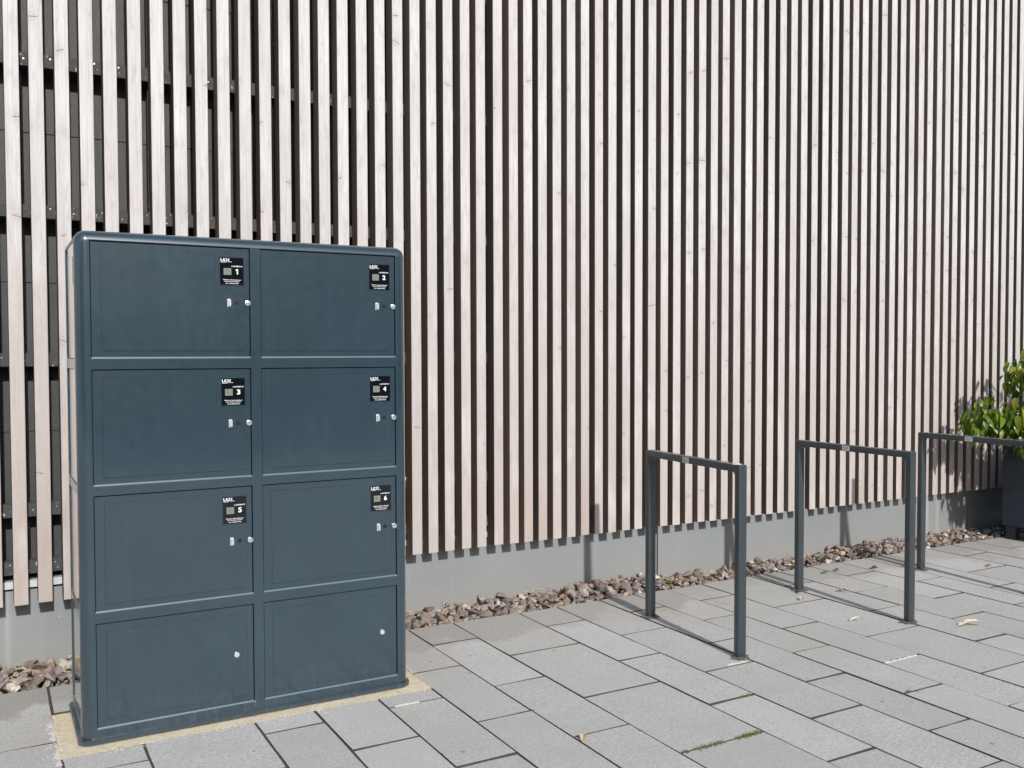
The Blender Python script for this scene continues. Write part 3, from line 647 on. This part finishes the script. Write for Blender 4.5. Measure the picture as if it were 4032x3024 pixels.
DY = FY + 0.0085                       # door face
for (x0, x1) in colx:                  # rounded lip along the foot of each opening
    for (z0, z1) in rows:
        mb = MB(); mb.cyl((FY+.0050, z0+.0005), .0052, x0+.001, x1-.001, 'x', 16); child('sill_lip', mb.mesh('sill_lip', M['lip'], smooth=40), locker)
knob_me = MB(); knob_me.cyl((0,0), .0122, -.010, 0.0, 'y', 24, .0128); knob_me = bevel_mesh(knob_me.mesh('knob', M['chrome']), .0015, 2, 40, 30)
num = 0
for ri, (z0, z1) in enumerate(rows):
    for ci, (x0, x1) in enumerate(colx):
        mb = MB(); mb.box(x0+.0022, x1-.0022, DY, DY+.018, z0+.0006, z1-.0030)
        me = bevel_mesh(mb.mesh('door', M['locker']), .0012)
        d = child('door', me, locker)
        if ri < 3:
            num += 1; d['label'] = 'locker door with the white number %d on its black display plate' % num
            nx0, nz = x1-.148, z1-.200
            poly = [(x0+.040, z0+.030), (x1-.028, z0+.030), (x1-.028, nz), (nx0, nz), (nx0, z1-.031), (x0+.040, z1-.031)]
        else:
            d['label'] = 'low plain locker door with a single round lock'
            poly = [(x0+.040, z0+.032), (x1-.028, z0+.032), (x1-.028, z1-.036), (x0+.040, z1-.036)]
        mb = MB(); mb.prism(poly, DY-.0026, DY+.0004, 'y'); child('door_sheet', bevel_mesh(mb.mesh('door_sheet', M['locker']), .0012, 1, 30), d)
        if ri < 3:
            lx0, lx1, lz0, lz1 = x1-.127, x1-.0275, z1-.161, z1-.044
            mb = MB()                                    # shallow rim round the plate
            for (a, b, c, e) in ((lx0-.004, lx1+.004, lz0-.0042, lz0-.0004), (lx0-.003, lx0-.0004, lz0, lz1), (lx1+.0004, lx1+.003, lz0, lz1), (lx0-.003, lx1+.003, lz1+.0004, lz1+.0022)):
                mb.box(a, b, DY-.0026, DY+.0002, c, e)
            child('plate_rim', bevel_mesh(mb.mesh('plate_rim', M['locker']), .0006), d)
            mb = MB(); mb.box(lx0, lx1, DY-.0016, DY+.0006, lz0, lz1); child('display_plate', mb.mesh('display_plate', M['glass']), d)
            yp = DY-.0019
            logo(d, lx0+.0025, lz1-.0165, yp)
            lettering('box_lettering', 'LADEBOX', lx0+.0490, lx0+.0955, lz1-.0392, lz1-.0338, d, yp, M['print'], .014)
            if num == 1:
                ax, az = lx0+.0660, lz1-.0705; mb = MB(); mb.prism([(ax+.0052, az), (ax+.0105, az), (ax+.0105, az+.0220), (ax+.0062, az+.0220), (ax+.0000, az+.0188), (ax+.0000, az+.0150), (ax+.0052, az+.0172)], yp-.0002, yp, 'y'); child('box_number', mb.mesh('box_number', M['print']), d)
            else: lettering('box_number', str(num), lx0+.0655, lx0+.0805, lz1-.0705, lz1-.0485, d, yp, M['print'], .028)
            mb = MB(); mb.box(lx0+.0150, lx0+.0475, yp-.0002, yp+.0002, lz1-.0745, lz1-.0455); sc_ = child('display_screen', mb.mesh('display_screen', M['lcd']), d)
            mb = MB(); mb.cyl((lx0+.0270, lz1-.0540), .0028, yp-.0004, yp-.0003, 'y', 8); mb.box(lx0+.0255, lx0+.0280, yp-.0004, yp-.0003, lz1-.067, lz1-.0565); mb.box(lx0+.029, lx0+.037, yp-.0004, yp-.0003, lz1-.0625, lz1-.0610)
            child('display_symbol', mb.mesh('display_symbol', M['lcdmark']), d)
            for (tt, a, b, zc) in (('Weitere Informationen', .0115, .0885, .0955), ('siehe Bedienungsinfo', .0175, .0825, .1030), ('am Ladeschrank', .0235, .0785, .1105)):
                lettering('plate_lettering', tt, lx0+a, lx0+b, lz1-zc-.0024, lz1-zc+.0024, d, yp, M['print'], .012)
            kz = z1-.240
            mb = MB(); mb.box(x1-.0985, x1-.0830, DY-.0035, DY, kz-.0185, kz+.0185); la = bevel_mesh(mb.mesh('latch_plate', M['zinc']), .0015, 1); child('latch_plate', la, d)
            mb = MB(); mb.box(x1-.0945, x1-.0835, DY-.0150, DY-.0036, kz-.0145, kz+.0145); child('latch', bevel_mesh(mb.mesh('latch', M['zinc']), .002, 1), d)
            mb = MB(); mb.cyl((x1-.0570, kz+.0005), .0092, DY-.0040, DY-.0012, 'y', 20); child('lock_cover', bevel_mesh(mb.mesh('lock_cover', M['black']), .0012), d)
            child('knob', knob_me, d, (x1-.0110, DY+.001, kz))
        else:
            lx, lz = x1-.0755, 0.281
            mb = MB(); mb.cyl((lx, lz), .0125, DY-.0085, DY-.0010, 'y', 24, .0130); child('lock_ring', bevel_mesh(mb.mesh('lock_ring', M['chrome']), .002, 2, 40, 30), d)
            mb = MB(); mb.cyl((lx, lz), .0070, DY-.0092, DY-.0084, 'y', 18); mb.box(lx-.0014, lx+.0014, DY-.0096, DY-.0090, lz-.0050, lz+.0050, 1); child('lock_core', mb.mesh('lock_core', [M['sticker'], M['black']]), d)

# ================================================================== BIKE STANDS
def bike_stand(x, yn, yf, label, ysk, white=False, rot=0.0):
    wx, wy, H, rr = 0.0515, 0.038, 1.018, 0.024
    t = empty('bike_stand', (x+wx/2, (yn+yf)/2, 0), label, 'bike stand', 'bike stands in a row on the paving')
    t.rotation_euler = (0, 0, R(rot))
    # outline in the y-z plane with rounded inner corners, split into posts and rail
    def fil(cy, cz, a0, a1, n=5): return [(cy+rr*math.cos(R(a0+(a1-a0)*i/n)), cz+rr*math.sin(R(a0+(a1-a0)*i/n))) for i in range(n+1)]
    zr = H-wy
    def part(name, pts):
        mb = MB(); mb.prism(pts, x, x+wx, 'x'); return child(name, bevel_mesh(mb.mesh(name, M['rack']), .0035, 2, 50, 40, zr-rr), t)
    zr = H-wy
    p1 = [(yn, -.05), (yn+wy, -.05), (yn+wy, zr-rr-.001), (yn, zr-rr-.001)]
    near = part('post', p1); part('post', [(yf-wy, -.05), (yf, -.05), (yf, zr-rr-.001), (yf-wy, zr-rr-.001)])
    rail = [(yn, zr-rr), (yn+wy, zr-rr)] + fil(yn+wy+rr, zr-rr, 180, 90)[1:] + fil(yf-wy-rr, zr-rr, 90, 0)[:-1] + [(yf-wy, zr-rr), (yf, zr-rr), (yf, H-.006), (yf-.006, H), (yn+.006, H), (yn, H-.006)]
    rl = part('rail', rail)
    mb = MB(); mb.cyl((x+wx*.52, H-.0165), .0036, yn-.0005, yn+.004, 'y', 12); child('drain_hole', mb.mesh('drain_hole', M['slot']), t)
    mb = MB(); mb.box(x-.0008, x+.0002, ysk-.029, ysk+.029, zr+.003, H-.004); sk = child('sticker', mb.mesh('sticker', M['sticker']), rl)
    mb = MB()
    for (a, b, zc, hh) in ((.012, .026, .0245, .0018), (-.024, .006, .0245, .0012), (-.024, .025, .0185, .0006), (-.012, .025, .0145, .0006), (-.02, .025, .0105, .0006)): mb.box(x-.0011, x-.00085, ysk+a if a < b else ysk+b, ysk+b if a < b else ysk+a, zr+zc-hh, zr+zc+hh)
    child('sticker_print', mb.mesh('sticker_print', M['stext']), sk)
    # rain drops standing on and hanging under the rail
    mb = MB()
    for _ in range(60):
        yy = rnd.uniform(yn+.05, yf-.04); rx = rnd.uniform(.0022, .0052); low = rnd.random() < .4
        cx, cz = (x+rnd.uniform(.004, wx-.004), H) if not low else (x+rnd.choice((.004, .008)), zr)
        k0 = len(mb.v); n = 8; s_ = -1 if low else 1; e_ = rnd.uniform(1, 2.2)
        for (fr, fz) in ((1, 0), (.85, .30), (.5, .48)):
            for i in range(n): a = 2*math.pi*i/n; mb.v.append((min(x+wx-.001, max(x+.0005, cx+rx*fr*math.cos(a))), yy+rx*fr*e_*math.sin(a), cz+s_*rx*fz))
        for L in range(2):
            for i in range(n): j = (i+1) % n; mb.f.append((k0+L*n+i, k0+L*n+j, k0+(L+1)*n+j, k0+(L+1)*n+i)); mb.mi.append(0)
        mb.f.append(tuple(k0+2*n+i for i in range(n))); mb.mi.append(0)
    tag(child('rain_drops', mb.mesh('rain_drops', M['drop'], smooth=60), t), kind='stuff')
    if white:
        mb = MB(); mb.prism([(x+.004, yn+.055), (x+.041, yn+.030), (x+.044, yn+.048), (x+.008, yn+.075)], H, H+.0025); child('white_splash', mb.mesh('white_splash', M['white']), rl)
    x_left = x
    # soil packed round the feet
    for (yc, s_) in ((yn+wy/2, 1.0), (yf-wy/2, 1.05)):
        pts = []; x = x_left - math.tan(R(rot))*(yc-(yn+yf)/2)
        for i in range(22):
            a = 2*math.pi*i/22; q = rnd.uniform(.65, 1.25)*s_; pts.append((x+wx/2+math.cos(a)*.060*q, yc+math.sin(a)*.046*q))
        v = [(p[0], p[1], .0022) for p in pts] + [(x+wx/2+(p[0]-x-wx/2)*.6, yc+(p[1]-yc)*.6, .0075+rnd.uniform(-.002, .003)) for p in pts] + [(x+wx/2, yc, .010)]
        f = [(i, (i+1) % 22, 22+(i+1) % 22, 22+i) for i in range(22)] + [(22+i, 22+(i+1) % 22, 44) for i in range(22)]
        me = bpy.data.meshes.new('soil_patch'); me.from_pydata(v, [], f); me.materials.append(M['soil']); me.update(); tag(link('soil_patch', me, pavement), kind='stuff')
    return t
bike_stand(3.449, 3.672, 4.560, 'anthracite square-tube bike stand beside the locker, white splash on its rail', 4.148, True, -4.4)
bike_stand(4.748, 3.668, 4.575, 'anthracite square-tube bike stand between the other two stands', 4.148)
bike_stand(5.985, 3.690, 4.566, 'anthracite square-tube bike stand beside the planter with the leafy shrub', 4.156)

# ================================================================== PLANTER AND SHRUB
PX0, PX1, PY0, PY1, PZ0, PZ1 = 7.630, 8.75, 3.80, 4.975, 0.118, 0.80
pl = empty('planter', ((PX0+PX1)/2, (PY0+PY1)/2, 0), 'large dark blue metal planter box on short feet against the timber facade', 'planter')
mb = MB(); t_ = .03
mb.box(PX0, PX0+t_, PY0, PY1, PZ0, PZ1); mb.box(PX1-t_, PX1, PY0, PY1, PZ0, PZ1); mb.box(PX0+t_, PX1-t_, PY0, PY0+t_, PZ0, PZ1); mb.box(PX0+t_, PX1-t_, PY1-t_, PY1, PZ0, PZ1); mb.box(PX0+t_, PX1-t_, PY0+t_, PY1-t_, PZ0, PZ0+.02)
child('box_body', bevel_mesh(mb.mesh('box_body', M['planter']), .004, 2), pl)
for (a, b) in ((PX0+.022, PY1-.108), (PX1-.09, PY1-.108), (PX0+.022, PY0+.022), (PX1-.09, PY0+.022)):
    mb = MB(); mb.box(a, a+.068, b, b+.086, 0.002, PZ0-.001); child('foot', bevel_mesh(mb.mesh('foot', M['planter']), .003), pl)
mb = MB(); mb.box(PX0+t_+.002, PX1-t_-.002, PY0+t_+.002, PY1-t_-.002, PZ0+.03, PZ1-.05); child('soil_fill', mb.mesh('soil_fill', M['soil']), pl)

SB = Vector((8.12, 4.42, PZ1-.05))
shrub = empty('shrub', SB, 'leafy green shrub with drooping glossy leaves growing out of the planter', 'shrub')
def leaf_mesh(L=0.105, W=0.052, fold=0.35, droop=0.5):
    mb = MB(); n = 6; rowsv = []
    for i in range(n+1):
        f = i/n; wd = W/2*(math.sin(math.pi*f**0.80)**0.85 if 0 < f < 1 else 0); yy = L*f; zz = -droop*L*f*f
        if i in (0, n): mb.v.append((0, yy, zz)); rowsv.append((len(mb.v)-1,)*3)
        else:
            k = len(mb.v); mb.v += [(-wd, yy, zz+fold*wd), (0, yy, zz), (wd, yy, zz+fold*wd)]; rowsv.append((k, k+1, k+2))
    for i in range(n):
        a, b = rowsv[i], rowsv[i+1]
        for s_ in (0, 1):
            f = [a[s_], a[s_+1], b[s_+1], b[s_]]; q = []
            for x_ in f:
                if x_ not in q: q.append(x_)
            if len(q) >= 3: mb.f.append(tuple(q)); mb.mi.append(0)
    return mb.mesh('leaf', M['leaf'], smooth=70, fix=False), mb
lmes = [leaf_mesh(.105, .054, .32, .45), leaf_mesh(.120, .058, .25, .75), leaf_mesh(.088, .048, .45, .25), leaf_mesh(.110, .046, .38, .60), leaf_mesh(.070, .038, .35, .35)]
# branches: each ends in a tuft of leaves
tips = [((7.06, 4.86, 1.00), .10), ((7.12, 4.84, 1.07), .12), ((7.18, 4.80, 1.12), .13), ((7.22, 4.84, 1.02), .12), ((7.26, 4.70, 1.14), .13), ((7.30, 4.76, 1.01), .13), ((7.34, 4.62, 1.13), .14), ((7.38, 4.66, 0.98), .13), ((7.40, 4.56, 0.86), .12), ((7.45, 4.52, 1.14), .16), ((7.50, 4.46, 0.84), .14), ((7.46, 4.54, 0.72), .09),
        ((7.36, 4.68, 1.47), .10), ((7.44, 4.62, 1.50), .12), ((7.52, 4.60, 1.46), .12), ((7.62, 4.55, 1.54), .16), ((7.72, 4.74, 1.56), .14), ((7.62, 4.82, 1.38), .14), ((7.72, 4.40, 1.10), .20), ((7.85, 4.60, 1.25), .20), ((7.95, 4.35, 1.45), .22), ((8.15, 4.55, 1.60), .22), ((8.30, 4.30, 1.35), .22), ((8.45, 4.50, 1.15), .20), ((8.20, 4.15, 1.10), .22), ((7.90, 4.10, 1.05), .20), ((8.05, 4.40, 1.80), .18), ((7.60, 4.30, 0.98), .16), ((7.56, 4.80, 1.02), .15), ((7.62, 4.88, 0.86), .11)]
mb = MB()
def tube(pts, r0, r1, n=6):
    rings = []
    for i, p in enumerate(pts):
        p = Vector(p); d = (Vector(pts[min(i+1, len(pts)-1)])-Vector(pts[max(i-1, 0)])).normalized(); a = d.orthogonal().normalized(); b = d.cross(a); rr = r0+(r1-r0)*i/(len(pts)-1)
        k = len(mb.v); mb.v += [tuple(p+a*rr*math.cos(2*math.pi*j/n)+b*rr*math.sin(2*math.pi*j/n)) for j in range(n)]; rings.append(k)
    for i in range(len(rings)-1):
        for j in range(n): mb.f.append((rings[i]+j, rings[i]+(j+1) % n, rings[i+1]+(j+1) % n, rings[i+1]+j)); mb.mi.append(0)
for (c, s_) in tips:
    c = Vector(c); mid = SB.lerp(c, .5) + Vector((rnd.uniform(-.04, .04), rnd.uniform(-.04, .04), .14)); base = SB + Vector((rnd.uniform(-.05, .05), rnd.uniform(-.05, .05), 0))
    pts = [base.lerp(mid, f).lerp(mid.lerp(c, f), f) for f in (0, .25, .5, .75, 1)]; tube(pts, .012, .003)
child('branches', mb.mesh('branches', M['stem'], smooth=60), shrub)
leaves = []
for (c, s_) in tips:
    c = Vector(c); n = int(46*(s_/.14)**2 * (1.2 if c.x < 7.55 else .6))
    for _ in range(n):
        d = Vector((rnd.gauss(0,1), rnd.gauss(0,1), rnd.gauss(0,.8))).normalized(); p = c + d*s_*rnd.uniform(.25, 1.0)**.6
        out = (Vector((d.x, d.y, 0)) + Vector((rnd.gauss(0,.5), rnd.gauss(0,.5), 0)))
        az = math.atan2(-out.x, out.y); tilt = -rnd.uniform(.25, 1.35); rl = rnd.uniform(-.6, .6)
        mt = Matrix.Rotation(az, 3, 'Z') @ Matrix.Rotation(tilt, 3, 'X') @ Matrix.Rotation(rl, 3, 'Y')
        leaves.append((p, mt, rnd.choice((0, 0, 1, 1, 2, 3, 4)), rnd.uniform(.65, 1.0)))
def vis(l):
    p = l[0]; return p.x*0.872-p.y*0.489 - 0.548*(p.x*.489+p.y*.872)          # left of the right frame edge is negative
leaves.sort(key=vis)
bigl = MB()
for i, (p, mt, k, s_) in enumerate(leaves):
    if i < 295:
        o = child('leaf', lmes[k][0], shrub, p, mt.to_euler()); o.scale = (s_,)*3
    else:
        n = len(bigl.v); bigl.v += [tuple(mt @ (Vector(v)*s_) + p) for v in lmes[k][1].v]; bigl.f += [tuple(n+a for a in f) for f in lmes[k][1].f]; bigl.mi += [0]*len(lmes[k][1].f)
if bigl.v: tag(child('foliage', bigl.mesh('foliage', M['leaf'], smooth=70, fix=False), shrub), kind='stuff')

# ================================================================== FALLEN LEAVES, WEEDS, MOSS
def fallen(x, y, L, W, mt, label, rz, curl=.35, lobes=0, z=0.003, group=None):
    n = 9; v = []; f = []; sgn = []
    for i in range(n+1):
        t_ = i/n; wd = W/2*math.sin(math.pi*min(.97, max(.04, t_)))**.7
        if lobes: wd *= 0.72+0.38*math.cos(t_*lobes*2*math.pi+rnd.uniform(-.4, .4))
        zc = L*.10*math.sin(t_*math.pi*1.3+.3)+.004+rnd.uniform(0, .0015)
        v += [(-wd+rnd.uniform(-.001, .001), L*(t_-.5), zc+curl*wd), (0, L*(t_-.5), zc), (wd+rnd.uniform(-.001, .001), L*(t_-.5), zc+curl*wd*rnd.uniform(.4, 1.2))]
    for i in range(n):
        for s_ in (0, 1): a = i*3+s_; f.append((a, a+1, a+4, a+3))
    zmin = min(p[2] for p in v); v = [(p[0], p[1], p[2]-zmin) for p in v]
    m_ = len(v); v2 = v + [(p[0], p[1], p[2]+.0009) for p in v]; f2 = [tuple(reversed(q)) for q in f] + [tuple(a+m_ for a in q) for q in f]
    me = bpy.data.meshes.new('fallen_leaf'); me.from_pydata(v2, [], f2); me.materials.append(mt); me.update()
    o = link('fallen_leaf', me, None, (x, y, z), (0, 0, rz)); return tag(o, label, 'leaf')
fallen(4.985, 4.372, .085, .050, M['dry_tan'], 'curled tan dry leaf lying in the rail shadow of the middle bike stand', .6, .6, 3)
fallen(4.600, 4.366, .045, .030, M['dry_tan'], 'small tan dry leaf on the paving between the feet of two bike stands', 2.0, .8)
fallen(4.511, 3.853, .085, .030, M['dry_white'], 'whitish dry leaf lying flat on the slab beside the middle bike stand', 1.15, .5)
fallen(4.996, 3.449, .160, .075, M['dry_pale'], 'large pale cream lobed leaf lying across a slab joint', 1.05, .25, 4)
fallen(6.519, 4.352, .048, .034, M['dry_orange'], 'small orange leaf on a slab joint near the planter', .3, .7)
fallen(3.240, 5.115, .060, .032, M['dry_orange'], 'bright orange leaf caught on the gravel behind the paving edge', 1.3, .5, 0, .012)
fallen(2.142, 3.222, .050, .032, M['dry_tan'], 'small brownish leaf wedged at a corner of the slab joints', 2.4, .6)
fallen(5.717, 4.724, .055, .040, M['dry_brown'], 'dark brown crumpled leaf on a joint behind the middle bike stand', .9, .8)
fallen(5.30, 4.800, .075, .034, M['dry_green'], 'dull green leaf lying on a joint close to the gravel edge', 1.5, .5)
fallen(5.43, 4.815, .060, .030, M['dry_brown'], 'brown leaf lying just beside the dull green leaf near the gravel', 1.9, .6)
fallen(4.705, 4.500, .040, .030, M['dry_brown'], 'tiny reddish brown leaf tucked against the far foot of the middle bike stand', .2, .8)
def weed(x, y, label, n=9, s_=.03, z=0.0):
    mb = MB()
    for i in range(n):
        a = 6.28*i/n+rnd.uniform(-.3, .3); t_ = rnd.uniform(.3, 1.0); L = s_*rnd.uniform(.7, 1.3); d = Vector((math.cos(a)*math.cos(t_), math.sin(a)*math.cos(t_), math.sin(t_))); sd = Vector((-math.sin(a), math.cos(a), 0))*L*.28
        p = Vector((0,0,0)); q = d*L; mb.quad(tuple(p), tuple(q*.55+sd), tuple(q), tuple(q*.55-sd))
    return tag(link('weed', mb.mesh('weed', M['leaf'], fix=False), None, (x, y, z)), label, 'weed')
weed(4.10, 5.10, 'small bright green weed in the gravel behind the stand beside the locker', 11, .036, .004)
weed(5.60, 5.10, 'small green weed at the gravel edge behind the middle bike stand', 12, .042, .004)
weed(5.22, 5.035, 'low dark green weed creeping over the paving edge by the gravel', 12, .030, .003)
mb = MB()
for (xa, xb, yj, dn) in ((2.48, 2.63, 2.910, 110), (2.70, 2.83, 2.912, 110), (2.42, 2.44, 2.912, 12), (3.76, 3.80, 2.916, 14), (3.02, 3.12, 3.258, 14), (2.30, 2.36, 2.9, 0)):
    for _ in range(dn):
        x = rnd.uniform(xa, xb); y = yj+rnd.gauss(0, .007); h = rnd.uniform(.006, .018); a = rnd.uniform(0, 6.28); s_ = rnd.uniform(.002, .0045); d = Vector((math.cos(a), math.sin(a), 0))
        p = Vector((x, y, -.006)); tp = p+Vector((rnd.gauss(0, .004), rnd.gauss(0, .004), h+.006)); mb.v += [tuple(p-d*s_), tuple(p+d*s_), tuple(tp)]; k = len(mb.v); mb.f.append((k-3, k-2, k-1)); mb.mi.append(0)
tag(link('joint_moss', mb.mesh('joint_moss', M['moss'], fix=False), pavement), kind='stuff')

# ================================================================== ADDED TREE BELT (unseen behind the viewer, darkens reflections in paint and display plates)
t = NT('added_dark_foliage'); p_ = t.pos(); a_ = t.noise(p_, 1.3, 6, 0.7)
t.base(t.mix(a_, (0.010, 0.020, 0.006), (0.050, 0.080, 0.024))); t.rough(0.9); t.bump(a_, 1.0, 0.3)
mb = MB(); NX, NZ = 150, 22; grid = []
for j in range(NZ+1):
    row = []
    for i in range(NX+1):
        x = -46+92*i/NX; hgt = 6.0+1.3*math.sin(x*.31)+1.0*math.sin(x*.83+1.0); f = j/NZ
        ang = f*math.pi; yy = -17.5 - 1.9*math.cos(ang)*-1; zz = hgt*math.sin(ang)**.55
        row.append((x+rnd.uniform(-.25, .25), yy+rnd.uniform(-.5, .5), max(-.05, zz+rnd.uniform(-.35, .35) if 0 < j < NZ else -.05)))
    grid.append(row)
for j in range(NZ):
    for i in range(NX): mb.quad(grid[j][i], grid[j][i+1], grid[j+1][i+1], grid[j+1][i])
tag(link('added_tree_belt', mb.mesh('added_tree_belt', t.m, fix=False)), 'added dark belt of trees behind the viewer, there only for reflections', 'trees', kind='stuff')

# grit scraped out of the sand bed on to the slabs
mb = MB()
for _ in range(420):
    e_ = rnd.random()
    if e_ < .55: x, y = rnd.uniform(HX0, HX1), HY0-abs(rnd.gauss(0, .022))
    elif e_ < .8: x, y = HX1+abs(rnd.gauss(0, .028)), rnd.uniform(HY0, HY1)
    else: x, y = HX0-abs(rnd.gauss(0, .022)), rnd.uniform(HY0, HY1)
    r_ = rnd.uniform(.0012, .0034); k = len(mb.v); zt = .0012
    mb.v += [(x-r_, y-r_*.6, zt), (x+r_, y-r_*.7, zt), (x+r_*.2, y+r_, zt), (x, y, zt+r_*1.1)]
    mb.f += [(k, k+1, k+3), (k+1, k+2, k+3), (k+2, k, k+3)]; mb.mi += [0, 0, 0]
tag(link('sand_grit', mb.mesh('sand_grit', M['sand'], fix=False), pavement), kind='stuff')
